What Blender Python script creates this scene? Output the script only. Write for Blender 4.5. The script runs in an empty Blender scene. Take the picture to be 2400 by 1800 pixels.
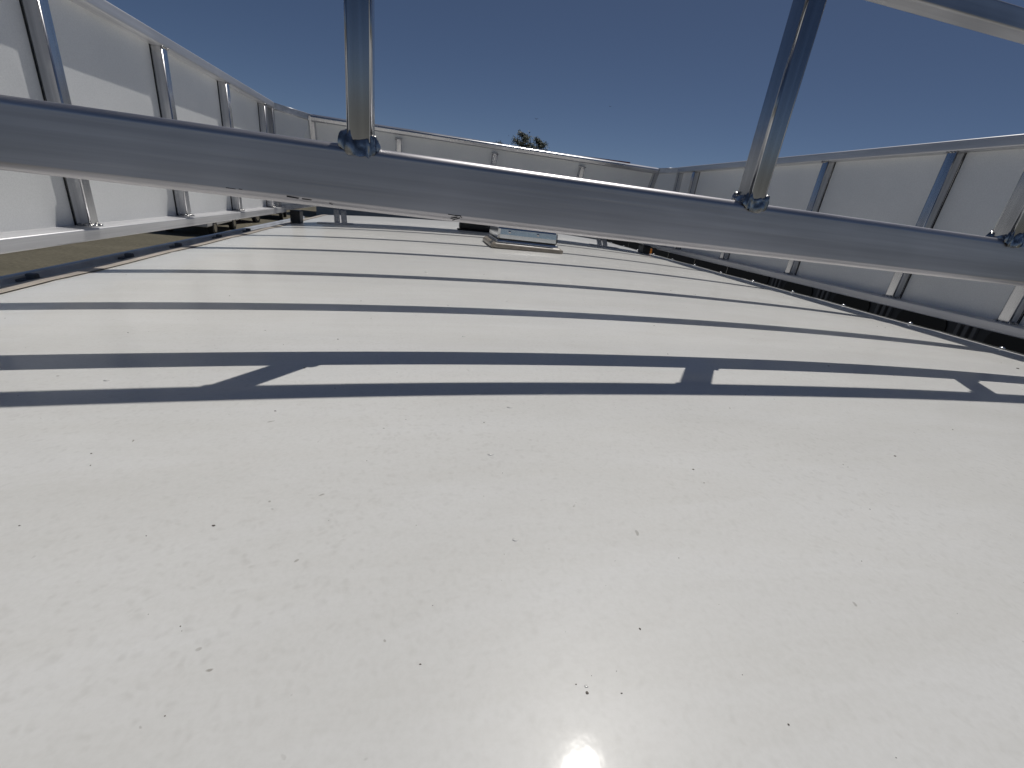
import bpy, bmesh, math, random
import numpy as np
from mathutils import Vector, Matrix, noise

random.seed(7)
scene = bpy.context.scene
C = scene.collection

# ---------------------------------------------------------------- camera, sky, sun, exposure
H = 0.20                 # camera height above the roof crown: the unit most of the rack is measured in
ZC = 3.10                # camera height above the ground (metres)
RIGHT = Vector((0.97602472, -0.18408811, 0.11613492))
DOWN = Vector((0.03485803, -0.39447452, -0.91824548))
FWD = Vector((0.21485034, 0.90027852, -0.37859994))
cam_d = bpy.data.cameras.new('camera')
cam = bpy.data.objects.new('camera', cam_d)
C.objects.link(cam)
M = Matrix((RIGHT, -DOWN, -FWD)).transposed().to_4x4()
M.translation = Vector((0, 0, ZC))
cam.matrix_world = M
cam_d.sensor_width = 36.0
cam_d.lens = 36.0 * 1027.0 / 2400.0
cam_d.clip_start = 0.01
cam_d.clip_end = 3000.0
scene.camera = cam

SUN_EL, SUN_AZ = math.radians(67.8), math.radians(37.0)
world = bpy.data.worlds.new('World')
scene.world = world
world.use_nodes = True
wn = world.node_tree.nodes
wl = world.node_tree.links
bg = wn.get('Background') or wn.new('ShaderNodeBackground')
sky = wn.new('ShaderNodeTexSky')
sky.sky_type = 'NISHITA'
sky.sun_disc = False
sky.sun_elevation = SUN_EL
sky.sun_rotation = SUN_AZ
sky.altitude = 300.0
sky.air_density = 0.5
sky.dust_density = 0.5
sky.ozone_density = 3.0
wl.new(sky.outputs['Color'], bg.inputs['Color'])
bg.inputs['Strength'].default_value = 0.083
S = Vector((math.cos(SUN_EL) * math.sin(SUN_AZ), math.cos(SUN_EL) * math.cos(SUN_AZ), math.sin(SUN_EL)))
sun_d = bpy.data.lights.new('sun', 'SUN')
sun_d.energy = 5.0
sun_d.angle = math.radians(0.53)
sun_d.color = (1.0, 0.965, 0.91)
sun = bpy.data.objects.new('sun', sun_d)
C.objects.link(sun)
sun.rotation_euler = S.to_track_quat('Z', 'Y').to_euler()
sun.location = (0, 0, 30)
vs = scene.view_settings
vs.view_transform = 'Standard'
vs.look = 'None'
vs.exposure = -0.95
vs.gamma = 1.0
vs.use_curve_mapping = False
cy = scene.cycles
cy.use_denoising = True
cy.caustics_reflective = True
cy.caustics_refractive = False
cy.blur_glossy = 0.0
cy.sample_clamp_indirect = 10.0
cy.max_bounces = 8


# ---------------------------------------------------------------- helpers
def W(x, y, z):
    """rack units (camera at the origin) to world metres"""
    return Vector((x * H, y * H, ZC + z * H))


def link(name, me, mat, parent=None):
    o = bpy.data.objects.new(name, me)
    C.objects.link(o)
    if mat is not None and not me.materials:
        me.materials.append(mat)
    if parent is not None:
        o.parent = parent
        bpy.context.view_layer.update()
        o.matrix_parent_inverse = parent.matrix_world.inverted()
    return o


def obj(name, bm, mat, parent=None, smooth=False):
    """a bmesh in world coordinates becomes one object whose origin is the middle of its box"""
    lo = Vector((1e9, 1e9, 1e9)); hi = -lo
    for v in bm.verts:
        for i in range(3):
            lo[i] = min(lo[i], v.co[i]); hi[i] = max(hi[i], v.co[i])
    c = (lo + hi) / 2
    for v in bm.verts:
        v.co -= c
    me = bpy.data.meshes.new(name)
    bm.normal_update()
    bm.to_mesh(me)
    bm.free()
    if smooth:
        me.polygons.foreach_set('use_smooth', [True] * len(me.polygons))
    o = link(name, me, mat, None)
    o.location = c
    if parent is not None:
        bpy.context.view_layer.update()
        o.parent = parent
        o.matrix_parent_inverse = parent.matrix_world.inverted()
    return o


def weighted(o):
    m = o.modifiers.new('normals', 'WEIGHTED_NORMAL')
    m.keep_sharp = True
    m.weight = 100
    return o


def empty(name, loc, label, cat, group=None):
    o = bpy.data.objects.new(name, None)
    C.objects.link(o)
    o.location = loc
    o.empty_display_size = 0.2
    o['label'] = label
    o['category'] = cat
    if group:
        o['group'] = group
    bpy.context.view_layer.update()
    return o


def tag(o, label, cat, group=None):
    o['label'] = label
    o['category'] = cat
    if group:
        o['group'] = group
    return o


def add_box(bm, lo, hi, bevel=0.0, seg=2):
    lo = Vector(lo); hi = Vector(hi)
    r = bmesh.ops.create_cube(bm, size=1.0)
    for v in r['verts']:
        v.co = Vector(((lo[i] + hi[i]) / 2 + v.co[i] * (hi[i] - lo[i]) for i in range(3)))
    if bevel > 0:
        es = set()
        for v in r['verts']:
            es.update(v.link_edges)
        bmesh.ops.bevel(bm, geom=list(es), offset=bevel, segments=seg, profile=0.5, affect='EDGES')


def box(name, lo, hi, mat, parent=None, bevel=0.0, seg=2):
    bm = bmesh.new()
    add_box(bm, lo, hi, bevel, seg)
    o = obj(name, bm, mat, parent, smooth=bevel > 0)
    return weighted(o) if bevel > 0 else o


def add_tube(bm, p0, p1, w, h, r, up=Vector((0, 0, 1)), seg=5):
    """rounded rectangular bar from p0 to p1: w across, h along up"""
    p0 = Vector(p0); p1 = Vector(p1)
    ax = (p1 - p0).normalized()
    side = ax.cross(Vector(up)).normalized()
    upv = side.cross(ax).normalized()
    prof = []
    for cx, cyy, a0 in ((1, 1, 0), (-1, 1, 90), (-1, -1, 180), (1, -1, 270)):
        for i in range(seg + 1):
            a = math.radians(a0 + 90.0 * i / seg)
            prof.append((cx * (w / 2 - r) + r * math.cos(a), cyy * (h / 2 - r) + r * math.sin(a)))
    rings = []
    for p in (p0, p1):
        rings.append([bm.verts.new(p + side * a + upv * b) for a, b in prof])
    n = len(prof)
    for i in range(n):
        j = (i + 1) % n
        bm.faces.new((rings[0][i], rings[0][j], rings[1][j], rings[1][i]))
    bm.faces.new(rings[0][::-1])
    bm.faces.new(rings[1])


def tube(name, p0, p1, w, h, r, mat, parent=None, up=(0, 0, 1)):
    bm = bmesh.new()
    add_tube(bm, p0, p1, w, h, r, Vector(up))
    bmesh.ops.recalc_face_normals(bm, faces=bm.faces[:])
    return weighted(obj(name, bm, mat, parent, smooth=True))


def add_blob(bm, c, rx, ry, rz, sub=2, jit=0.0):
    r = bmesh.ops.create_icosphere(bm, subdivisions=sub, radius=1.0)
    off = Vector((random.random() * 50, random.random() * 50, random.random() * 50))
    for v in r['verts']:
        k = 1.0 + (noise.noise(v.co * 1.7 + off) * jit if jit else 0.0)
        v.co = Vector((v.co.x * rx * k, v.co.y * ry * k, v.co.z * rz * k)) + Vector(c)


def add_cyl(bm, p0, p1, r0, r1, n=16, caps=True):
    p0 = Vector(p0); p1 = Vector(p1)
    ax = (p1 - p0).normalized()
    s = ax.orthogonal().normalized()
    t = ax.cross(s)
    A = [bm.verts.new(p0 + (s * math.cos(2 * math.pi * i / n) + t * math.sin(2 * math.pi * i / n)) * r0) for i in range(n)]
    B = [bm.verts.new(p1 + (s * math.cos(2 * math.pi * i / n) + t * math.sin(2 * math.pi * i / n)) * r1) for i in range(n)]
    for i in range(n):
        j = (i + 1) % n
        bm.faces.new((A[i], A[j], B[j], B[i]))
    if caps:
        bm.faces.new(A[::-1]); bm.faces.new(B)


# ---------------------------------------------------------------- materials
def new_mat(name):
    m = bpy.data.materials.new(name)
    m.use_nodes = True
    nt = m.node_tree
    b = nt.nodes['Principled BSDF']
    return m, nt, b


def simple(name, col, rough=0.5, metal=0.0, coat=0.0, coat_rough=0.05, var=0.0, vscale=20.0):
    m, nt, b = new_mat(name)
    b.inputs['Base Color'].default_value = (*col, 1)
    b.inputs['Roughness'].default_value = rough
    b.inputs['Metallic'].default_value = metal
    b.inputs['Coat Weight'].default_value = coat
    b.inputs['Coat Roughness'].default_value = coat_rough
    if var > 0:
        tc = nt.nodes.new('ShaderNodeTexCoord')
        nz = nt.nodes.new('ShaderNodeTexNoise')
        nz.inputs['Scale'].default_value = vscale
        nz.inputs['Detail'].default_value = 6
        nt.links.new(tc.outputs['Object'], nz.inputs['Vector'])
        rp = nt.nodes.new('ShaderNodeValToRGB')
        rp.color_ramp.elements[0].position = 0.3
        rp.color_ramp.elements[1].position = 0.7
        rp.color_ramp.elements[0].color = (*[c * (1 - var) for c in col], 1)
        rp.color_ramp.elements[1].color = (*[min(1, c * (1 + var)) for c in col], 1)
        nt.links.new(nz.outputs['Fac'], rp.inputs['Fac'])
        nt.links.new(rp.outputs['Color'], b.inputs['Base Color'])
    return m


def ramp(nt, src, p0, c0, p1, c1):
    rp = nt.nodes.new('ShaderNodeValToRGB')
    rp.color_ramp.elements[0].position = p0
    rp.color_ramp.elements[1].position = p1
    rp.color_ramp.elements[0].color = (*c0, 1) if len(c0) == 3 else c0
    rp.color_ramp.elements[1].color = (*c1, 1) if len(c1) == 3 else c1
    nt.links.new(src, rp.inputs['Fac'])
    return rp.outputs['Color']


def tex_noise(nt, vec, scale, detail=5.0, rough=0.55, dist=0.0):
    n = nt.nodes.new('ShaderNodeTexNoise')
    n.inputs['Scale'].default_value = scale
    n.inputs['Detail'].default_value = detail
    n.inputs['Roughness'].default_value = rough
    n.inputs['Distortion'].default_value = dist
    nt.links.new(vec, n.inputs['Vector'])
    return n.outputs['Fac']


def mapping(nt, vec, scale):
    mp = nt.nodes.new('ShaderNodeMapping')
    mp.inputs['Scale'].default_value = scale
    nt.links.new(vec, mp.inputs['Vector'])
    return mp.outputs['Vector']


def mix_mul(nt, a, b, fac=1.0):
    mx = nt.nodes.new('ShaderNodeMix')
    mx.data_type = 'RGBA'
    mx.blend_type = 'MULTIPLY'
    mx.inputs['Factor'].default_value = fac
    nt.links.new(a, mx.inputs['A'])
    nt.links.new(b, mx.inputs['B'])
    return mx.outputs['Result']


def aluminium(name, axis, base=0.78, r0=0.2, r1=0.36, smudge=0.25, metal=1.0, tint=(1, 1, 1.02), bump=0.12):
    """extruded mill-finish aluminium: die lines run along the bar's axis"""
    m, nt, b = new_mat(name)
    tc = nt.nodes.new('ShaderNodeTexCoord').outputs['Object']
    sc = [260.0, 260.0, 260.0]
    sc[axis] = 4.0
    lines = tex_noise(nt, mapping(nt, tc, sc), 1.0, 4, 0.6)
    sc2 = [60.0, 60.0, 60.0]
    sc2[axis] = 1.2
    broad = tex_noise(nt, mapping(nt, tc, sc2), 1.0, 3, 0.5)
    smg = tex_noise(nt, mapping(nt, tc, tuple(0.35 if i == axis else 1.0 for i in range(3))), 9.0, 3, 0.5, 0.3)
    c1 = ramp(nt, lines, 0.25, tuple(base * 0.88 * t for t in tint), 0.75, tuple(base * t for t in tint))
    c2 = ramp(nt, smg, 0.32, (1 - smudge, 1 - smudge, 1 - smudge), 0.62, (1, 1, 1))
    c3 = ramp(nt, broad, 0.3, (0.78, 0.78, 0.79), 0.62, (1, 1, 1))
    nt.links.new(mix_mul(nt, mix_mul(nt, c1, c2), c3), b.inputs['Base Color'])
    b.inputs['Metallic'].default_value = metal
    mr = nt.nodes.new('ShaderNodeMapRange')
    mr.inputs['To Min'].default_value = r0
    mr.inputs['To Max'].default_value = r1
    nt.links.new(smg, mr.inputs['Value'])
    nt.links.new(mr.outputs['Result'], b.inputs['Roughness'])
    bp = nt.nodes.new('ShaderNodeBump')
    bp.inputs['Strength'].default_value = bump
    bp.inputs['Distance'].default_value = 0.001
    nt.links.new(lines, bp.inputs['Height'])
    nt.links.new(bp.outputs['Normal'], b.inputs['Normal'])
    return m


ALU = [aluminium('aluminium_x', 0), aluminium('aluminium_y', 1, 0.74, 0.36, 0.52, 0.12, 0.6), aluminium('aluminium_z', 2, 0.72, r0=0.16, r1=0.32, smudge=0.15)]
BEAM_ALU = aluminium('aluminium_beam', 0, 0.66, 0.32, 0.46, 0.2, tint=(1.02, 1.0, 1.03))
POST_ALU = aluminium('aluminium_end_post', 2, 0.58, 0.2, 0.28, 0.14, tint=(0.98, 1.0, 1.03), bump=0.05)


def sheet_material():
    m, nt, b = new_mat('aluminium_sheet')
    tc = nt.nodes.new('ShaderNodeTexCoord').outputs['Object']
    a = tex_noise(nt, tc, 3.0, 6, 0.6, 0.5)
    g = tex_noise(nt, tc, 420.0, 2, 0.5)
    c1 = ramp(nt, a, 0.3, (0.76, 0.77, 0.765), 0.7, (0.83, 0.835, 0.83))
    c2 = ramp(nt, g, 0.3, (0.9, 0.9, 0.9), 0.7, (1, 1, 1))
    nt.links.new(mix_mul(nt, c1, c2), b.inputs['Base Color'])
    b.inputs['Metallic'].default_value = 0.12
    b.inputs['Roughness'].default_value = 0.5
    bp = nt.nodes.new('ShaderNodeBump')
    bp.inputs['Strength'].default_value = 0.12
    bp.inputs['Distance'].default_value = 0.0006
    nt.links.new(g, bp.inputs['Height'])
    nt.links.new(bp.outputs['Normal'], b.inputs['Normal'])
    return m


SHEET = sheet_material()


def roof_material():
    m, nt, b = new_mat('roof_white_paint')
    tc = nt.nodes.new('ShaderNodeTexCoord').outputs['Object']
    big = tex_noise(nt, tc, 2.2, 6, 0.6, 0.6)
    c1 = ramp(nt, big, 0.3, (0.685, 0.682, 0.662), 0.72, (0.745, 0.742, 0.722))
    # dried rain and dust marks, patchy
    patch = tex_noise(nt, tc, 5.0, 4, 0.6)
    spots = nt.nodes.new('ShaderNodeTexVoronoi')
    spots.inputs['Scale'].default_value = 130.0
    spots.inputs['Randomness'].default_value = 1.0
    warp = nt.nodes.new('ShaderNodeVectorMath')
    warp.operation = 'ADD'
    nzc = nt.nodes.new('ShaderNodeTexNoise')
    nzc.inputs['Scale'].default_value = 60.0
    nt.links.new(tc, nzc.inputs['Vector'])
    sc = nt.nodes.new('ShaderNodeVectorMath'); sc.operation = 'SCALE'
    sc.inputs['Scale'].default_value = 0.02
    nt.links.new(nzc.outputs['Color'], sc.inputs[0])
    nt.links.new(tc, warp.inputs[0]); nt.links.new(sc.outputs['Vector'], warp.inputs[1])
    nt.links.new(warp.outputs['Vector'], spots.inputs['Vector'])
    sp = ramp(nt, spots.outputs['Distance'], 0.08, (1, 1, 1), 0.42, (0, 0, 0))
    pm = ramp(nt, patch, 0.30, (0.25, 0.25, 0.25), 0.72, (1, 1, 1))
    k = mix_mul(nt, sp, pm)
    # a fine scatter of darker pin specks
    spk = nt.nodes.new('ShaderNodeTexVoronoi')
    spk.inputs['Scale'].default_value = 38.0
    nt.links.new(warp.outputs['Vector'], spk.inputs['Vector'])
    s2 = ramp(nt, spk.outputs['Distance'], 0.035, (1, 1, 1), 0.06, (0, 0, 0))
    dirt = nt.nodes.new('ShaderNodeMix'); dirt.data_type = 'RGBA'; dirt.blend_type = 'MULTIPLY'
    dirt.inputs['B'].default_value = (0.91, 0.907, 0.9, 1)
    nt.links.new(k, dirt.inputs['Factor']); nt.links.new(c1, dirt.inputs['A'])
    d2 = nt.nodes.new('ShaderNodeMix'); d2.data_type = 'RGBA'; d2.blend_type = 'MULTIPLY'
    d2.inputs['B'].default_value = (0.5, 0.48, 0.45, 1)
    pm2 = ramp(nt, tex_noise(nt, tc, 11.0, 3, 0.6), 0.46, (0, 0, 0), 0.6, (1, 1, 1))
    nt.links.new(mix_mul(nt, s2, pm2), d2.inputs['Factor']); nt.links.new(dirt.outputs['Result'], d2.inputs['A'])
    # long wipe streaks along the roof
    st = tex_noise(nt, mapping(nt, tc, (2.0, 9.0, 1.0)), 2.0, 7, 0.7, 0.4)
    grain = tex_noise(nt, tc, 330.0, 3, 0.6)
    c4 = mix_mul(nt, ramp(nt, st, 0.35, (0.945, 0.94, 0.925), 0.65, (1, 1, 1)), ramp(nt, grain, 0.3, (0.955, 0.955, 0.95), 0.62, (1, 1, 1)))
    nt.links.new(mix_mul(nt, d2.outputs['Result'], c4), b.inputs['Base Color'])
    b.inputs['Roughness'].default_value = 0.38
    b.inputs['IOR'].default_value = 1.45
    b.inputs['Specular IOR Level'].default_value = 0.2
    b.inputs['Coat Weight'].default_value = 0.24
    b.inputs['Coat IOR'].default_value = 1.5
    cr = nt.nodes.new('ShaderNodeMapRange')
    cr.inputs['To Min'].default_value = 0.03
    cr.inputs['To Max'].default_value = 0.11
    nt.links.new(patch, cr.inputs['Value'])
    nt.links.new(cr.outputs['Result'], b.inputs['Coat Roughness'])
    peel = tex_noise(nt, tc, 55.0, 3, 0.5)
    bp = nt.nodes.new('ShaderNodeBump')
    bp.inputs['Strength'].default_value = 0.03
    bp.inputs['Distance'].default_value = 0.003
    nt.links.new(peel, bp.inputs['Height'])
    nt.links.new(bp.outputs['Normal'], b.inputs['Normal'])
    nt.links.new(bp.outputs['Normal'], b.inputs['Coat Normal'])
    return m


ROOF = roof_material()
WHITE = simple('white_body_paint', (0.72, 0.72, 0.71), 0.35, 0, 0.6, 0.08, 0.06, 4)
EDGE = simple('beige_roof_edge', (0.46, 0.41, 0.35), 0.55, 0, 0, 0, 0.18, 14)  # beige for the left roof edge only; the right edge is white
LEDGE = simple('gutter_paint', (0.55, 0.57, 0.60), 0.4, 0, 0.5, 0.1, 0.15, 12)
BLACK = simple('black_plastic', (0.015, 0.015, 0.016), 0.45, 0, 0, 0, 0.2, 30)
RUBBER = simple('tyre_rubber', (0.02, 0.02, 0.02), 0.8, 0, 0, 0, 0.2, 30)
GLASS = simple('dark_window_glass', (0.008, 0.009, 0.01), 0.08, 0, 0.3)
STEEL = simple('bright_steel', (0.62, 0.62, 0.63), 0.25, 1, 0, 0, 0.1, 40)
POLISH = simple('polished_vent_metal', (0.82, 0.82, 0.81), 0.12, 1, 0, 0, 0.06, 25)
FLANGE = simple('vent_sealant', (0.33, 0.285, 0.23), 0.45, 0, 0.4, 0.2, 0.2, 40)
WELD = simple('weld_metal', (0.42, 0.415, 0.41), 0.26, 1, 0, 0, 0.6, 120)
MARK = simple('black_marker', (0.02, 0.02, 0.025), 0.7)
SPECK = simple('dirt_crumb', (0.13, 0.115, 0.10), 0.9, 0, 0, 0, 0.4, 200)
BUSGREY = simple('dark_grey_bus_paint', (0.05, 0.052, 0.055), 0.6, 0, 0.0, 0.2, 0.2, 3)
BUSTRIM = simple('bus_pillar_grey', (0.12, 0.12, 0.125), 0.5, 0, 0, 0, 0.15, 8)
BUSGLASS = simple('bus_window_black', (0.003, 0.003, 0.0035), 0.5)
AMBER = simple('amber_lens', (0.75, 0.25, 0.03), 0.15, 0, 0.5)


# ---------------------------------------------------------------- ground
def ground_material():
    m, nt, b = new_mat('dry_lot_ground')
    tc = nt.nodes.new('ShaderNodeTexCoord').outputs['Object']
    a = tex_noise(nt, tc, 0.22, 8, 0.65, 0.6)
    g = tex_noise(nt, tc, 9.0, 6, 0.7)
    c1 = ramp(nt, a, 0.35, (0.115, 0.105, 0.075), 0.66, (0.20, 0.18, 0.135))
    c2 = ramp(nt, g, 0.3, (0.55, 0.55, 0.52), 0.7, (1.1, 1.08, 1.0))
    nt.links.new(mix_mul(nt, c1, c2), b.inputs['Base Color'])
    b.inputs['Roughness'].default_value = 0.95
    bp = nt.nodes.new('ShaderNodeBump')
    bp.inputs['Strength'].default_value = 0.6
    bp.inputs['Distance'].default_value = 0.03
    nt.links.new(g, bp.inputs['Height'])
    nt.links.new(bp.outputs['Normal'], b.inputs['Normal'])
    return m


bm = bmesh.new()
bmesh.ops.create_grid(bm, x_segments=40, y_segments=40, size=900)
g = obj('ground', bm, ground_material())
g['kind'] = 'structure'

# ---------------------------------------------------------------- the truck we stand on
XL, XR = -3.62, 8.0          # roof edges
YN, YF = -3.0, 19.5           # rear and front ends of the roof
_px = np.array([-3.62, -3.0, -2.0, -0.7, 0.63, 2.1, 3.5, 4.8, 5.7, 6.6, 7.3, 8.0])
_pz = np.array([-1.265, -1.215, -1.135, -1.062, -1.006, -0.970, -0.957, -0.960, -0.975, -1.010, -1.042, -1.075])
_pc = np.polyfit(_px, _pz, 4)


def roof_z(x, y):
    z = float(np.polyval(_pc, x))
    t = max(0.0, 1.7 - y)
    z -= 0.0185 * min(t, 2.5) ** 2 + (0.13 * max(0.0, t - 2.5))
    # shallow waves over the hidden roof bows, and panel wobble
    z += 0.0035 * math.sin(y * 2 * math.pi / 2.3) + 0.006 * noise.noise(Vector((x * 0.35, y * 0.35, 3.1)))
    for y0 in (1.86, 3.55, 5.3, 7.6, 9.9, 12.2):
        z += 0.0045 * math.exp(-((y - y0) / 0.11) ** 2)
    return z


truck = empty('box_truck', (2.02 * H, 8.0 * H, 0), 'white truck whose glossy crowned roof fills the foreground', 'truck')
bm = bmesh.new()
nx, ny = 80, 420
grid = []
for j in range(ny + 1):
    y = YN + (YF - YN) * j / ny
    grid.append([bm.verts.new(W(XL + (XR - XL) * i / nx, y, roof_z(XL + (XR - XL) * i / nx, y))) for i in range(nx + 1)])
for j in range(ny):
    for i in range(nx):
        bm.faces.new((grid[j][i], grid[j][i + 1], grid[j + 1][i + 1], grid[j + 1][i]))
roof = obj('roof', bm, ROOF, truck, smooth=True)
roof['label'] = 'glossy white crowned roof sheet'

LZ_L, LZ_R = -1.47, -1.30     # gutter ledge heights
for side in (-1, 1):
    ex = XL if side < 0 else XR
    lz = LZ_L if side < 0 else LZ_R
    ox = -4.55 if side < 0 else 8.90
    bm = bmesh.new()
    R, RX = (0.17, 0.40) if side < 0 else (0.1, 0.1)
    rows = []
    nyy = 90
    for j in range(nyy + 1):
        y = YN + (YF - YN) * j / nyy
        z0 = roof_z(ex, y)
        row = [W(ex - side * 0.01, y, z0 + 0.012)]
        for a in range(0, 91, 15):
            row.append(W(ex + side * (RX * math.sin(math.radians(a))), y, z0 + 0.012 - R * (1 - math.cos(math.radians(a)))))
        row.append(W(ex + side * (RX + 0.012), y, lz - 0.05))
        rows.append([bm.verts.new(p) for p in row])
    for j in range(nyy):
        for i in range(len(rows[0]) - 1):
            f = (rows[j][i], rows[j][i + 1], rows[j + 1][i + 1], rows[j + 1][i])
            bm.faces.new(f if side > 0 else f[::-1])
    obj('roof_edge_trim', bm, EDGE if side < 0 else WHITE, truck, smooth=True)
    # gutter ledge with a turned-up lip
    bm = bmesh.new()
    x0, x1 = sorted((ex + side * 0.05, ox))
    add_box(bm, W(x0, YN, lz - 0.12), W(x1, YF, lz))
    l0, l1 = sorted((ox - side * 0.09, ox))
    add_box(bm, W(l0, YN, lz - 0.02), W(l1, YF, lz + 0.07), 0.004)
    obj('gutter', bm, LEDGE, truck)
    # body side below the gutter
    s0, s1 = sorted((ox - side * 0.25, ox - side * 0.05))
    lo = W(s0, YN, 0); hi = W(s1, YF, lz - 0.125)
    lo.z = 0.85
    box('body_side', lo, hi, WHITE, truck)
    # rivet line
    rb = bmesh.new()
    add_blob(rb, (0, 0, 0), 0.007, 0.007, 0.0035, 2)
    rme = bpy.data.meshes.new('rivet'); rb.to_mesh(rb and rme); rb.free()
    rme.polygons.foreach_set('use_smooth', [True] * len(rme.polygons))
    rme.materials.append(STEEL)
    y = 1.9
    while y < YF - 0.3:
        if side > 0:
            o = link('rivet', rme, None, None)
            o.location = W(ex + 0.035, y, roof_z(ex, y) + 0.012)
            bpy.context.view_layer.update()
            o.parent = roof; o.matrix_parent_inverse = roof.matrix_world.inverted()
        y += 1.29
for nm, y0, y1 in (('rear_wall', YN + 0.02, YN + 0.25), ('front_wall', YF - 0.25, YF - 0.02)):
    lo = W(-4.29, y0, 0); lo.z = 0.85
    box(nm, lo, W(8.64, y1, -1.62), WHITE, truck)
lo = W(-4.4, YN + .3, 0); lo.z = 0.72; hi = W(8.75, YF, 0); hi.z = 0.846
box('chassis', lo, hi, BLACK, truck)
# cab
lo = W(-3.4, YF + 0.4, 0); lo.z = 0.55; hi = W(7.4, YF + 10.5, 0); hi.z = 2.35
box('cab', lo, hi, WHITE, truck, 0.16, 4)
lo = W(-3.0, YF + 10.48, 0); lo.z = 1.35; hi = W(7.0, YF + 10.56, 0); hi.z = 2.1
box('windscreen', lo, hi, GLASS, truck)
for x in (-3.5, 6.4):
    for y in (2.5, YF + 6.0):
        bm = bmesh.new()
        p = W(x, y, 0); p.z = 0.42
        add_cyl(bm, p, p + Vector((0.26, 0, 0)), 0.42, 0.42, 28)
        wh = obj('wheel', bm, RUBBER, truck)
        bm = bmesh.new()
        add_cyl(bm, p + Vector((-0.006, 0, 0)), p + Vector((0.266, 0, 0)), 0.24, 0.24, 24)
        obj('rim', bm, STEEL, wh)
for y in (4.9, 6.05, 7.9, 9.4, 11.2, 13.0):
    bm = bmesh.new()
    add_box(bm, W(-4.46, y - .1, LZ_L + .002), W(-4.20, y + .1, LZ_L + .03), .002)
    add_box(bm, W(-4.40, y - .04, LZ_L + .02), W(-4.30, y + .04, LZ_L + .09), .003)
    obj('gutter_clip', bm, BUSTRIM, truck)
# marker lamp at the front right corner of the roof
bm = bmesh.new()
c = W(7.62, 14.55, roof_z(7.62, 14.55))
add_box(bm, c + Vector((-0.035, -0.012, 0.001)), c + Vector((0.035, 0.012, 0.035)), 0.006)
ml = obj('marker_lamp', bm, AMBER, truck)
ml['label'] = 'small amber marker lamp'
# paint runs on the roof that catch the sun
for px_, py_, r_ in ((0.30, 4.42, .018), (0.36, 3.35, .016), (0.33, 2.62, .015), (0.50, 2.08, .02), (0.33, 1.62, .019),
                     (0.34, 1.1, .017), (0.42, .62, .011), (-1.95, 1.75, .016), (-1.6, 2.5, .018), (0.95, 4.7, .013), (0.1, 6.4, .02)):
    bm = bmesh.new()
    c = W(px_, py_, roof_z(px_, py_))
    q_ = 0.6 + 0.35 * py_
    add_blob(bm, c, r_ * .12 * q_, r_ * .09 * q_, r_ * 0.03 * q_, 3, 0.25)
    obj('paint_blister', bm, ROOF, roof, smooth=True)

# crumbs of dirt and bits of leaf lying on the roof
def rand_speck(bm, x, y, s):
    c = W(x, y, roof_z(x, y)) + Vector((0, 0, s * 0.25))
    add_blob(bm, c, s * random.uniform(.7, 2.0), s * random.uniform(.7, 1.5), s * 0.4, 1, 0.6)
bm = bmesh.new()
for i in range(170):
    x = random.uniform(XL + .3, XR - .5)
    y = 0.3 + 7.0 * random.random() ** 1.7
    rand_speck(bm, x, y, random.choice((.00018, .0002, .00025, .0003, .0004, .00055)) * (0.75 + 0.25 * y))
for px_, py_, s_ in ((501, 1232, 1.5), (343, 1256, .8), (423, 1468, .9), (985, 1557, 1.3), (2098, 1069, 1.2), (1747, 926, 1.1), (46, 1232, 1.1), (214, 1063, 1.0),
                     (212, 1091, 1.1), (1848, 1698, 1.0), (785, 910, .8), (1565, 830, 1.2), (1942, 858, 1.3), (1625, 1100, 1.2), (1650, 1132, 1.0), (1014, 1419, .6),
                     (1445, 1573, .6), (1350, 1604, .9), (1376, 1624, 1.6), (1457, 1625, 1.0), (2385, 864, 1.6), (1175, 1360, .6), (300, 780, .9), (870, 746, .9)):
    v = RIGHT * (px_ - 1200) + DOWN * (py_ - 900) + FWD * 1027.0
    z = -1.0
    for _ in range(6):
        x_, y_ = v.x * z / v.z, v.y * z / v.z
        z = roof_z(x_, y_)
    rand_speck(bm, x_, y_, s_ * 0.00042 * math.hypot(x_, y_, z) * H / 0.35)
for i in range(260):
    rand_speck(bm, random.uniform(XL + .3, XR - .5), 0.3 + 5.0 * random.random() ** 1.5, random.uniform(.00012, .00022))
crumbs = obj('dirt_crumbs', bm, SPECK)
crumbs['kind'] = 'stuff'
tag(crumbs, 'tiny dark dirt crumbs scattered over the white roof', 'dirt')

# ---------------------------------------------------------------- roof rack
SL, SR = -3.92, 7.88          # inner faces of the left and right side sheets
ZT, ZB = 1.66, -0.95          # top and bottom of the side panels
TW = 0.155                    # small square tube
YB = 3.10                     # near face of the rear beam
YE = 13.9                    # front end of the side panels
YFT, YFB = 14.45, 15.2       # the front panel leans back: top edge nearer than its foot
ZTF, ZBF = 1.56, -0.72
POSTS = [4.57, 6.32, 8.66, 10.98, 13.27]
POSTS_R = [4.45, 6.06, 8.35, 10.66, 13.0]
rack = empty('roof_rack', W(2.06, 9.0, -1.3), 'silver aluminium truck rack with solid sheet sides and welded crossbars', 'roof rack')
rr = 0.018


def bead(name, pts, size, parent, mat=WELD):
    bm = bmesh.new()
    for p in pts:
        s = size * random.uniform(0.75, 1.25)
        add_blob(bm, Vector(p) + Vector((random.uniform(-1, 1), random.uniform(-1, 1), random.uniform(-1, 1))) * size * 0.15,
                 s * random.uniform(.9, 1.3), s * random.uniform(.8, 1.1), s * random.uniform(.6, 1.0), 2, 0.5)
    return obj(name, bm, mat, parent, smooth=True)


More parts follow.
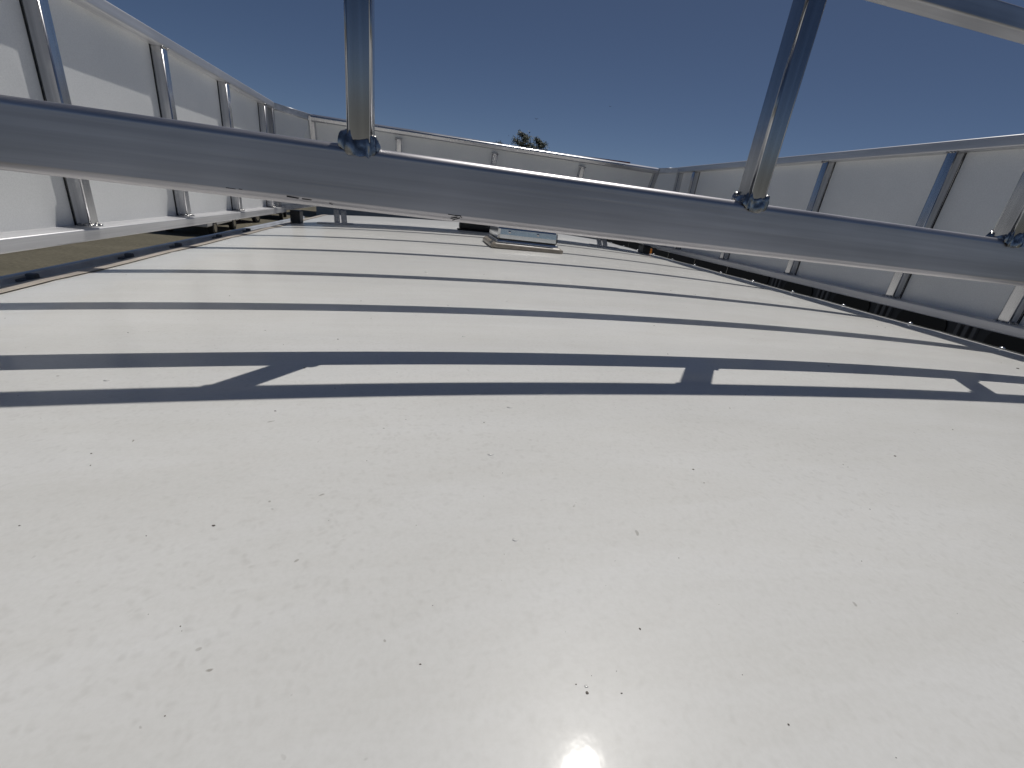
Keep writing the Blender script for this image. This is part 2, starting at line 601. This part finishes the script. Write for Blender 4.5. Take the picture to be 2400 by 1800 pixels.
def sheet4(name, a, b, c, d, mat, parent, th=0.003):
    n_ = (b - a).cross(d - a).normalized() * th / 2
    bm = bmesh.new()
    vv = [bm.verts.new(q + s_ * n_) for s_ in (-1, 1) for q in (a, b, c, d)]
    for f in ((0, 1, 2, 3), (4, 5, 6, 7), (0, 1, 5, 4), (1, 2, 6, 5), (2, 3, 7, 6), (3, 0, 4, 7)):
        bm.faces.new([vv[i] for i in f])
    bmesh.ops.recalc_face_normals(bm, faces=bm.faces[:])
    return obj(name, bm, mat, parent)


def weld_collar(cx, cy_, z, half, parent, drop=0.05, wid=0.036, hgt=0.058, name='weld_bead'):
    """lumpy fillet weld round the foot of a square post"""
    bm = bmesh.new()
    off = Vector((random.random() * 90, random.random() * 90, 0))
    n, m = 72, 7
    rows = []
    for i in range(n):
        th = 2 * math.pi * i / n
        c_, s_ = math.cos(th), math.sin(th)
        e = 0.35
        dx = math.copysign(abs(c_) ** e, c_)
        dy = math.copysign(abs(s_) ** e, s_)
        rip = 1.0 + 0.22 * math.sin(i * 1.05) + 0.8 * noise.noise(off + Vector((c_ * 1.6, s_ * 1.6, 0)))
        row = []
        for j in range(m + 1):
            t = j / m
            o_ = wid * rip * math.cos(t * math.pi / 2) ** 0.8
            zz = z - drop * abs(s_) ** 3 + (hgt * rip + drop * abs(s_) ** 3) * math.sin(t * math.pi / 2)
            nz = noise.noise(off + Vector((c_ * 6, s_ * 6, t * 2.5))) * 0.016
            row.append(bm.verts.new(W(cx + dx * half + c_ * (o_ + nz) , cy_ + dy * half + s_ * (o_ * 0.55 + nz), zz + nz)))
        rows.append(row)
    for i in range(n):
        k = (i + 1) % n
        for j in range(m):
            bm.faces.new((rows[i][j], rows[k][j], rows[k][j + 1], rows[i][j + 1]))
    return obj(name, bm, WELD, parent, smooth=True)


def ring(cx, cy_, z, hw, hd, n=12):
    pts = []
    for i in range(n):
        t = -1 + 2 * i / (n - 1)
        pts += [W(cx + hw * t, cy_ - hd, z), W(cx + hw * t, cy_ + hd, z), W(cx - hw, cy_ + hd * t, z), W(cx + hw, cy_ + hd * t, z)]
    return pts


for side in (-1, 1):
    sx = SL if side < 0 else SR
    word = 'left' if side < 0 else 'right'
    inn = -side                                      # direction towards the roof centre
    ZT, ZB = (1.66, -0.95) if side < 0 else (1.63, -0.84)
    posts = POSTS if side < 0 else POSTS_R
    x0, x1 = sorted((sx, sx + side * 0.016))
    sheet = box('side_panel', W(x0, YB + 0.02, ZB + 0.02), W(x1, YE, ZT - 0.02), SHEET, rack)
    sheet['label'] = word + ' sheet aluminium side panel'
    d_top, d_bot = 0.175, 0.27
    tube('top_rail', W(sx + inn * (d_top / 2 - 0.02), YB, ZT - TW / 2), W(sx + inn * (d_top / 2 - 0.02), YE, ZT - TW / 2), (d_top + .04) * H, TW * H, rr * H * 1.6, ALU[1], sheet)
    tube('bottom_rail', W(sx + inn * (d_bot / 2 - 0.02), YB, ZB + 0.065), W(sx + inn * (d_bot / 2 - 0.02), YE, ZB + 0.065), (d_bot + .04) * H, 0.13 * H, rr * H, ALU[1], sheet)
    for y in posts:
        cx = sx + inn * (TW / 2 + 0.002)
        p = tube('post', W(cx, y, ZB + 0.125), W(cx, y, ZT - TW + 0.004), TW * H, TW * H, rr * H, ALU[2], sheet, up=(0, 1, 0))
        bead('weld_bead', [W(cx + inn * TW * .5, y + TW * t, ZB + 0.135) for t in (-.5, -.25, 0, .25, .5)] +
             [W(cx + inn * TW * .25 * k, y - TW * .52, ZB + 0.135) for k in (-1, 0, 1)], 0.0052, p)
        bead('weld_bead', [W(cx + inn * TW * .5, y + TW * t, ZT - TW - 0.004) for t in (-.45, -.15, .15, .45)], 0.0042, p)
        # thin black strip on the near side of the post, against the sheet
        g0, g1 = sorted((sx + inn * 0.001, sx + inn * 0.010))
        box('joint_strip', W(g0, y - TW / 2 - 0.013, ZB + 0.13), W(g1, y - TW / 2 - 0.001, ZT - TW), BLACK, p)
    # feet that carry the rack on the gutter ledge
    lz = LZ_L if side < 0 else LZ_R
    for y in (YB + 0.16,):
        bm = bmesh.new()
        fx = sx + side * 0.12
        add_box(bm, W(fx - 0.02, y - 0.13, lz + 0.03), W(fx + 0.02, y + 0.13, ZB + 0.12))
        add_box(bm, W(fx - 0.16, y - 0.13, lz + 0.002), W(fx + 0.16, y + 0.13, lz + 0.035))
        ft = obj('foot_bracket', bm, ALU[2], sheet)
        bm = bmesh.new()
        for q in (-.07, .07):
            add_cyl(bm, W(fx + inn * 0.1, y + q, lz + 0.034), W(fx + inn * 0.1, y + q, lz + 0.085), 0.007, 0.007, 6)
        obj('bolt', bm, STEEL, ft)
    # corner sheet turning to the front panel
    fx = SL + 0.95 if side < 0 else SR - 0.62
    corner = sheet4('corner_panel', W(sx, YE, ZB + .02), W(fx, YFB, ZBF + .02), W(fx, YFT, ZTF - .02), W(sx, YE, ZT - .02), SHEET, rack)
    bx, by = (SL + 0.40, YE + .55) if side < 0 else (SR - 0.42, YE + .55)
    box('foot_block', W(bx - .13, by - .2, roof_z(min(max(bx, XL), XR), by) - (.22 if side < 0 else .0)), W(bx + .13, by + .2, ZB + .05), BLACK, corner, .004)
    tube('corner_rail', W(sx, YE, ZT - TW / 2), W(fx, YFT, ZTF - TW / 2), TW * H, TW * H, rr * H, ALU[1], corner)
    tube('corner_rail', W(sx, YE, ZB + .065), W(fx, YFB, ZBF + .065), TW * H, .13 * H, rr * H, ALU[1], corner)
    tube('post', W(sx + inn * .08, YE - .02, ZB), W(sx + inn * .08, YE - .02, ZT - .02), TW * H, TW * H, rr * H, ALU[2], corner, up=(0, 1, 0))
    tube('post', W(fx, YFB - .08, ZBF), W(fx, YFT - .08, ZTF - .02), TW * H, TW * H, rr * H, ALU[2], corner, up=(0, 1, 0))

# front panel
fx0, fx1 = SL + 0.95, SR - 0.62
front = sheet4('front_panel', W(fx0, YFB, ZBF + .02), W(fx1, YFB, ZBF + .02), W(fx1, YFT, ZTF - .02), W(fx0, YFT, ZTF - .02), SHEET, rack)
front['label'] = 'front sheet aluminium panel across the truck'
lean = (W(0, YFT, ZTF) - W(0, YFB, ZBF)).normalized()
tube('top_rail', W(fx0, YFT - .08, ZTF - TW / 2), W(fx1, YFT - .08, ZTF - TW / 2), TW * 1.3 * H, TW * H, 0.05 * H, ALU[0], front, up=lean)
tube('bottom_rail', W(fx0, YFB - .08, ZBF + .065), W(fx1, YFB - .08, ZBF + .065), TW * 1.3 * H, .13 * H, rr * H, ALU[0], front, up=lean)
for x in (-0.70, 2.05, 4.80):
    pb = W(x, YFB - .08, ZBF) + lean * .125 * H
    pt = W(x, YFT - .08, ZTF) - lean * (TW + .12) * H
    p = tube('post', pb, pt, TW * H, TW * H, rr * H, ALU[2], front, up=(1, 0, 0))
    tube('cap_plate', pt + Vector((-.02, 0, 0)), pt + Vector((.02, 0, 0)), TW * 1.2 * H, .03 * H, .004 * H, ALU[0], p, up=lean)
for x in (-2.45, 6.10):
    for s_ in (-1, 1):
        tube('foot_strut', W(x + s_ * .10, YFB - .08, ZBF + .02), W(x + s_ * .10 + .12 * (1 if x < 0 else -1), YFB - .65, roof_z(x, YFB - .65) + .012), .05 * H, .16 * H, .008 * H, ALU[2], front, up=(1, 0, 0))
    tube('foot_plate', W(x - .55, YFB - .6, roof_z(x - .55, YFB - .6) + .02), W(x + .45, YFB - .6, roof_z(x + .45, YFB - .6) + .02), .2 * H, .025 * H, .005 * H, ALU[1], front)

# crossbars, hidden behind the rear beam but casting the row of shadows
for y, y2 in zip(POSTS, POSTS_R):
    cb = tube('crossbar', W(SL + TW + .004, y, -0.055), W(SR - TW - .004, y2, -0.055), 0.20 * H, 0.20 * H, rr * H, ALU[0], rack)

# rear end frame: deep beam, three posts, top bar
BZ0, BZ1, BD = -0.158, 0.212, 0.16
beam = tube('rear_beam', W(SL + .03, YB + BD / 2, (BZ0 + BZ1) / 2), W(SR - .03, YB + BD / 2, (BZ0 + BZ1) / 2), BD * H, (BZ1 - BZ0) * H, 0.048 * H, BEAM_ALU, rack)
beam['label'] = 'deep rounded aluminium beam across the rear of the rack'
tube('top_bar', W(SL + .16, YB + .075, 1.595), W(SR - .16, YB + .075, 1.595), 0.15 * H, 0.13 * H, rr * H, aluminium('aluminium_top_bar', 0, 0.74, 0.3, 0.5, 0.4), rack)
for x in (-3.16, -0.378, 2.405, 5.02, 7.7):
    p = tube('end_post', W(x, YB + .08, BZ1 - .012), W(x, YB + .08, 1.54), 0.15 * H, 0.15 * H, rr * H, POST_ALU, rack, up=(0, 1, 0))
    weld_collar(x, YB + .08, BZ1 - .012, .074, p)
    bead('weld_bead', ring(x, YB + .075, 1.528, .075, .075, 4), 0.004, p)
# end posts of the side sheets at the rear
for sx, inn in ((SL, 1), (SR, -1)):
    cx = sx + inn * (TW / 2 + .002)
    tube('corner_post', W(cx, YB + .08, ZB + .12), W(cx, YB + .08, ZT - TW), TW * H, TW * H, rr * H, ALU[2], rack, up=(0, 1, 0))
# pen marks and scuffs low on the beam
random.seed(3)


def on_beam(px, py):
    """point on the beam's near face seen at a photograph pixel"""
    v = RIGHT * (px - 1200) + DOWN * (py - 900) + FWD * 1027.0
    k = YB * H / v.y
    return v * k
bm = bmesh.new()
strokes = [((1050, 502), (1066, 505)), ((1066, 505), (1080, 506)), ((1078, 506), (1083, 511)), ((1056, 512), (1072, 509)), ((1060, 516), (1078, 511)),
           ((530, 440), (552, 443)), ((560, 443), (568, 444)), ((672, 460), (700, 465)), ((708, 466), (730, 469)), ((772, 476), (780, 480))]
for p0, p1 in strokes:
    a = on_beam(*p0); b_ = on_beam(*p1)
    a.y = b_.y = YB * H - 0.0004
    a.z += ZC; b_.z += ZC
    up = Vector((0, 0, 0.0006 * random.uniform(.6, 1.6)))
    vs_ = [bm.verts.new(q) for q in (a - up, b_ - up * .7, b_ + up * .7, a + up)]
    vs2 = [bm.verts.new(v.co + Vector((0, 0.0003, 0))) for v in vs_]
    bm.faces.new(vs_); bm.faces.new(vs2[::-1])
    for i in range(4):
        bm.faces.new((vs_[i], vs2[i], vs2[(i + 1) % 4], vs_[(i + 1) % 4]))
mk = obj('marker_stroke', bm, MARK, beam)
mk['kind'] = 'stuff'

# ---------------------------------------------------------------- roof vent and low black box
VX, VY = 2.42, 11.05
vent = empty('roof_vent', W(VX, VY, roof_z(VX, VY)), 'square roof vent with shiny metal lid in the middle of the white roof', 'roof vent')
zv = roof_z(VX, VY)
bm = bmesh.new()
add_box(bm, W(VX - .86, VY - .86, zv - 0.04), W(VX + .86, VY + .86, zv + 0.13), 0.024, 5)
weighted(obj('flange', bm, FLANGE, vent, smooth=True))
bm = bmesh.new()
add_box(bm, W(VX - .74, VY - .74, zv + 0.08), W(VX + .74, VY + .74, zv + 0.185), 0.010, 4)
weighted(obj('collar', bm, POLISH, vent, smooth=True))
bm = bmesh.new()
add_box(bm, W(VX - .68, VY - .68, zv + 0.165), W(VX + .68, VY + .68, zv + 0.23))
obj('screen', bm, BLACK, vent)
# lid: shallow cap with a skirt that leans out a little
bm = bmesh.new()
rad = 0.012
lay = []
for (hw, z) in ((.715, .215), (.714, .30), (.708, .415), (.69, .45), (.62, .468)):
    lay.append([bm.verts.new(W(VX + sx_ * (hw - q) + (0), VY + sy_ * (hw - q2), zv + z)) for sx_, sy_, q, q2 in
                ((-1, -1, 0, .05), (-1, -1, .05, 0), (1, -1, .05, 0), (1, -1, 0, .05), (1, 1, 0, .05), (1, 1, .05, 0), (-1, 1, .05, 0), (-1, 1, 0, .05))])
for a, b_ in zip(lay[:-1], lay[1:]):
    for i in range(8):
        j = (i + 1) % 8
        bm.faces.new((a[i], a[j], b_[j], b_[i]))
bm.faces.new(lay[-1])
bm.faces.new(lay[0][::-1])
bmesh.ops.recalc_face_normals(bm, faces=bm.faces[:])
lid = obj('lid', bm, POLISH, vent)
for x in (-.45, .22):
    bm = bmesh.new()
    add_blob(bm, W(VX + x, VY - .706, zv + .36), 0.007, 0.004, 0.007, 2)
    obj('rivet', bm, STEEL, lid, smooth=True)
bm = bmesh.new()
add_box(bm, W(VX + .12, VY - .3, zv + .45), W(VX + .30, VY - .1, zv + .53), .003)
obj('latch', bm, STEEL, lid)

UX0, UX1, UY = 1.2, 2.9, 15.0  # plain low black box on the roof beyond the vent
zu = roof_z(1.6, UY)
unit = empty('black_box', W((UX0 + UX1) / 2, UY + .5, zu), 'low black rounded box on the roof just behind the shiny vent', 'roof unit')
bm = bmesh.new()
add_box(bm, W(UX0, UY, zu - .01), W(UX1, UY + .32, zu + .30), .022, 4)
weighted(obj('box_body', bm, BLACK, unit, smooth=True))
bm = bmesh.new()
add_box(bm, W(UX0 - .05, UY - .05, zu - .012), W(UX1 + .05, UY + .34, zu + .03), .004)
obj('box_base', bm, RUBBER, unit)

# ---------------------------------------------------------------- neighbours in the lot
bus = empty('parked_bus', (7.2, 6.0, 0), 'dark grey bus with black windows parked beyond the right rack panel', 'bus')
BX = 6.0
y0b, y1b = 0.6, 15.0
box('body', (BX, y0b, 0.55), (BX + 2.5, y1b, 3.85), BUSGREY, bus, 0.18, 4)
y = 3.91 - 3 * 0.97
k = 0
while y < y1b - 1.2:
    near = y < 6.2
    wdt = 0.57 if near else 1.12
    bm = bmesh.new()
    add_box(bm, (BX - 0.02, y, 1.75), (BX + 0.03, y + wdt, 2.48), 0.0)
    es = [e for e in bm.edges if abs((e.verts[0].co - e.verts[1].co).normalized().x) > .9]
    bmesh.ops.bevel(bm, geom=es, offset=0.13 if near else 0.02, segments=5, affect='EDGES', profile=.5)
    wnd = obj('window', bm, BUSGLASS, bus)
    if near:
        for q in (0.12, 0.20, 0.28):
            box('pillar_rib', (BX - 0.035, y + wdt + q - 0.02, 1.2), (BX + 0.02, y + wdt + q + 0.02, 2.75), BUSTRIM, bus, 0.008, 2)
        y += 0.97
    else:
        box('pillar_rib', (BX - 0.03, y + wdt + 0.01, 1.7), (BX + 0.02, y + wdt + 0.025, 2.9), STEEL, bus)
        y += wdt + 0.035
for y in (3.0, 12.3):
    for x in (BX + 0.02, BX + 2.2):
        bm = bmesh.new()
        add_cyl(bm, (x, y, .5), (x + .28, y, .5), .5, .5, 28)
        wh = obj('wheel', bm, RUBBER, bus)
        bm = bmesh.new()
        add_cyl(bm, (x - .01, y, .5), (x + .29, y, .5), .28, .28, 20)
        obj('rim', bm, STEEL, wh)


def make_car(name, loc, rotz, paint, label, cat, L=4.6, Wd=1.85, hood=0.95, top=1.6, van=False):
    """small parked vehicle: lower body, cabin, windows, wheels and lamps"""
    t = empty(name, (0, 0, 0), label, cat)
    prof = [(-L / 2, .42), (-L / 2, hood * .98), (-L / 2 + .08, hood + .06)]
    prof += ([(-L / 2 + .15, top)] if van else [(-L / 2 + .75, hood + .1), (-L / 2 + 1.25, top)])
    prof += [(L * .08, top), (L * .22, hood + .12), (L / 2 - .25, hood - .03), (L / 2, hood - .2), (L / 2, .42)]
    bm = bmesh.new()
    A = [bm.verts.new((x, -Wd / 2 * (0.9 if z > hood + .15 else 1), z)) for x, z in prof]
    B = [bm.verts.new((x, Wd / 2 * (0.9 if z > hood + .15 else 1), z)) for x, z in prof]
    n = len(prof)
    for i in range(n):
        j = (i + 1) % n
        bm.faces.new((A[i], A[j], B[j], B[i]))
    bm.faces.new(A[::-1]); bm.faces.new(B)
    bmesh.ops.recalc_face_normals(bm, faces=bm.faces[:])
    bmesh.ops.bevel(bm, geom=bm.edges[:], offset=.05, segments=2, affect='EDGES', profile=.5)
    weighted(obj('body', bm, paint, t, smooth=True))
    for s_ in (-1, 1):
        for xa, xb in ((-L * .3, -L * .08), (-L * .06, L * .1)):
            bm = bmesh.new()
            yy = s_ * (Wd / 2 * .945 + .012)
            add_box(bm, (xa, min(yy, yy - s_ * .05), hood + .14), (xb, max(yy, yy - s_ * .05), top - .12), .02)
            obj('window', bm, GLASS, t)
        for x in (-L * .31, L * .31):
            bm = bmesh.new()
            add_cyl(bm, (x, s_ * (Wd / 2 - .2), .34), (x, s_ * (Wd / 2 + .015), .34), .34, .34, 22)
            wh = obj('wheel', bm, RUBBER, t)
            bm = bmesh.new()
            add_cyl(bm, (x, s_ * (Wd / 2 - .1), .34), (x, s_ * (Wd / 2 + .03), .34), .2, .2, 16)
            obj('rim', bm, STEEL, wh)
        bm = bmesh.new()
        add_box(bm, (L / 2 - .05, s_ * Wd * .36 - .16, hood - .36), (L / 2 + .02, s_ * Wd * .36 + .16, hood - .22), .02)
        obj('headlight', bm, STEEL, t)
        bm = bmesh.new()
        add_box(bm, (-L / 2 - .02, s_ * Wd * .42 - .08, hood - .3), (-L / 2 + .05, s_ * Wd * .42 + .08, hood - .02), .01)
        obj('tail_light', bm, simple('tail_red', (.3, .01, .01), .2), t)
    t.location = loc
    t.rotation_euler = (0, 0, rotz)
    return t


make_car('parked_van', (-10.9, 26.3, 0), math.radians(95), simple('parked_white', (.6, .6, .6), .3, 0, .6), 'white van in the lot beyond the left panel, nearest of the parked vehicles', 'van', 5.2, 2.0, 1.1, 2.3, True)
make_car('parked_car', (-11.6, 31.8, 0), math.radians(80), simple('parked_red', (.22, .02, .025), .3, 0, .7), 'dark red car behind the white van, seen under the left rail', 'car')
make_car('parked_car', (-11.2, 38.5, 0), math.radians(100), simple('parked_black', (.02, .02, .022), .3, 0, .7), 'black car farthest along the row under the left rail', 'car')


# ---------------------------------------------------------------- building and trees behind the front panel
WALL = simple('pale_siding', (.5, .48, .44), .7, 0, 0, 0, .1, 2)
REDROOF = simple('red_metal_roof', (.28, .045, .04), .45, 0, .2, .2, .15, 2)
bd = empty('distant_building', (5.0, 49.0, 0), 'low building with dark red roof edge showing behind the front panel', 'building')
box('wall', (-9.4, 45.6, 0), (19.3, 53.0, 7.1), WALL, bd)  # left part unseen: widened to keep horizon sky out of the roof's reflections
bm = bmesh.new()
rf = [(-10.0, 45.0, 7.2), (19.75, 45.0, 7.82), (19.75, 53.6, 8.2), (-10.0, 53.6, 7.6)]
lo_ = [bm.verts.new(p) for p in rf]
hi_ = [bm.verts.new((p[0], p[1], p[2] + .32)) for p in rf]
bm.faces.new(lo_[::-1]); bm.faces.new(hi_)
for i in range(4):
    j = (i + 1) % 4
    bm.faces.new((lo_[i], lo_[j], hi_[j], hi_[i]))
obj('roof', bm, REDROOF, bd)
for i in range(10):
    x = -8.0 + i * 2.7
    wf = box('window', (x, 45.52, 4.2), (x + 1.3, 45.58, 5.6), WHITE, bd)
    box('pane', (x + .1, 45.49, 4.3), (x + 1.2, 45.515, 5.5), GLASS, wf)
box('door', (9.0, 45.54, 0), (10.1, 45.59, 2.1), BUSTRIM, bd)

BARK = simple('bark', (.07, .05, .035), .9, 0, 0, 0, .3, 6)
LEAF = simple('dark_foliage', (.028, .046, .02), .6, 0, 0, 0, .5, 1.2)


def make_tree(loc, height, spread, label, seed, lobes):
    rnd = random.Random(seed)
    t = empty('tree', loc, label, 'tree', 'trees behind the front panel')
    L = Vector(loc)
    bm = bmesh.new()
    add_cyl(bm, L, L + Vector((0, 0, height * .92)), .24, .03, 10)
    tips = []
    for i in range(26):
        z = height * (.3 + .68 * (i + 1) / 26)
        k = 1 - ((z / height - .3) / .7)
        r = spread * (0.22 + 0.78 * k ** 1.0) * rnd.uniform(.6, 1.1)
        a = i * 2.4 + rnd.uniform(-.4, .4)
        p0 = L + Vector((0, 0, z - .25 * r))
        p1 = L + Vector((r * math.cos(a), r * math.sin(a), z + .25 * r))
        add_cyl(bm, p0, p1, .06, .012, 5)
        tips.append((p0, p1))
    obj('trunk', bm, BARK, t)
    vs_, fs_ = [], []
    for p0, p1 in tips:
        ln = (p1 - p0).length
        for s_ in range(int(150 + 80 * ln)):
            q = p0.lerp(p1, rnd.uniform(.25, 1.08))
            w = .16 + .24 * ln
            q = q + Vector((rnd.gauss(0, w * .55), rnd.gauss(0, w * .55), rnd.gauss(0, w * .42) + .05))
            u = Vector((rnd.gauss(0, 1), rnd.gauss(0, 1), rnd.gauss(0, 1))).normalized()
            v = u.orthogonal().normalized()
            sz = rnd.uniform(.07, .15)
            n0 = len(vs_)
            vs_ += [q - u * sz, q + v * sz * .5, q + u * sz, q - v * sz * .5]
            fs_.append((n0, n0 + 1, n0 + 2, n0 + 3))
    for s_ in range(120):            # leader tip
        q = L + Vector((rnd.gauss(0, .14), rnd.gauss(0, .14), height * rnd.uniform(.93, 1.005)))
        u = Vector((rnd.gauss(0, 1), rnd.gauss(0, 1), rnd.gauss(0, 1))).normalized(); v = u.orthogonal().normalized()
        n0 = len(vs_)
        vs_ += [q - u * .1, q + v * .05, q + u * .1, q - v * .05]
        fs_.append((n0, n0 + 1, n0 + 2, n0 + 3))
    me = bpy.data.meshes.new('crown')
    me.from_pydata([v - L for v in vs_], [], fs_)
    o = link('crown', me, LEAF, None)
    o.location = L
    bpy.context.view_layer.update()
    o.parent = t; o.matrix_parent_inverse = t.matrix_world.inverted()
    return t


make_tree((11.95, 60, 0), 11.05, 3.6, 'tallest dark tree top rising over the middle of the front panel', 1, 5)
make_tree((14.1, 60.8, 0), 10.75, 3.6, 'second dark tree top, just right of the tallest one', 2, 5)
make_tree((9.7, 62, 0), 9.75, 3.2, 'lowest dark tree tip, left of the tallest tree top', 3, 5)

# birds far off in the sky
for i, (dx, dz, dist, lab) in enumerate(((.2197, .1622, 45.0, 'tiny dark bird in the sky just above the tree tops'), (.371, .2062, 60.0, 'tiny dark bird high in the sky right of the trees'))):
    c = Vector((dx * dist, dist, ZC + dz * dist))
    t = empty('bird', c, lab, 'bird')
    k_ = 0.5
    bm = bmesh.new()
    add_blob(bm, c, .06 * k_, .15 * k_, .05 * k_, 2)
    add_blob(bm, c + Vector((0, .17, .03)) * k_, .035 * k_, .05 * k_, .035 * k_, 2)
    obj('body', bm, BLACK, t, smooth=True)
    for s_ in (-1, 1):
        bm = bmesh.new()
        pts = [c + Vector((s_ * .03, .07, .02)) * k_, c + Vector((s_ * .03, -.06, .02)) * k_, c + Vector((s_ * .34, -.07, .09)) * k_, c + Vector((s_ * .2, .05, .08)) * k_]
        a = [bm.verts.new(p) for p in pts]
        b_ = [bm.verts.new(p + Vector((0, 0, .012))) for p in pts]
        bm.faces.new(a); bm.faces.new(b_[::-1])
        for q in range(4):
            bm.faces.new((a[q], b_[q], b_[(q + 1) % 4], a[(q + 1) % 4]))
        bmesh.ops.recalc_face_normals(bm, faces=bm.faces[:])
        obj('wing', bm, BLACK, t)
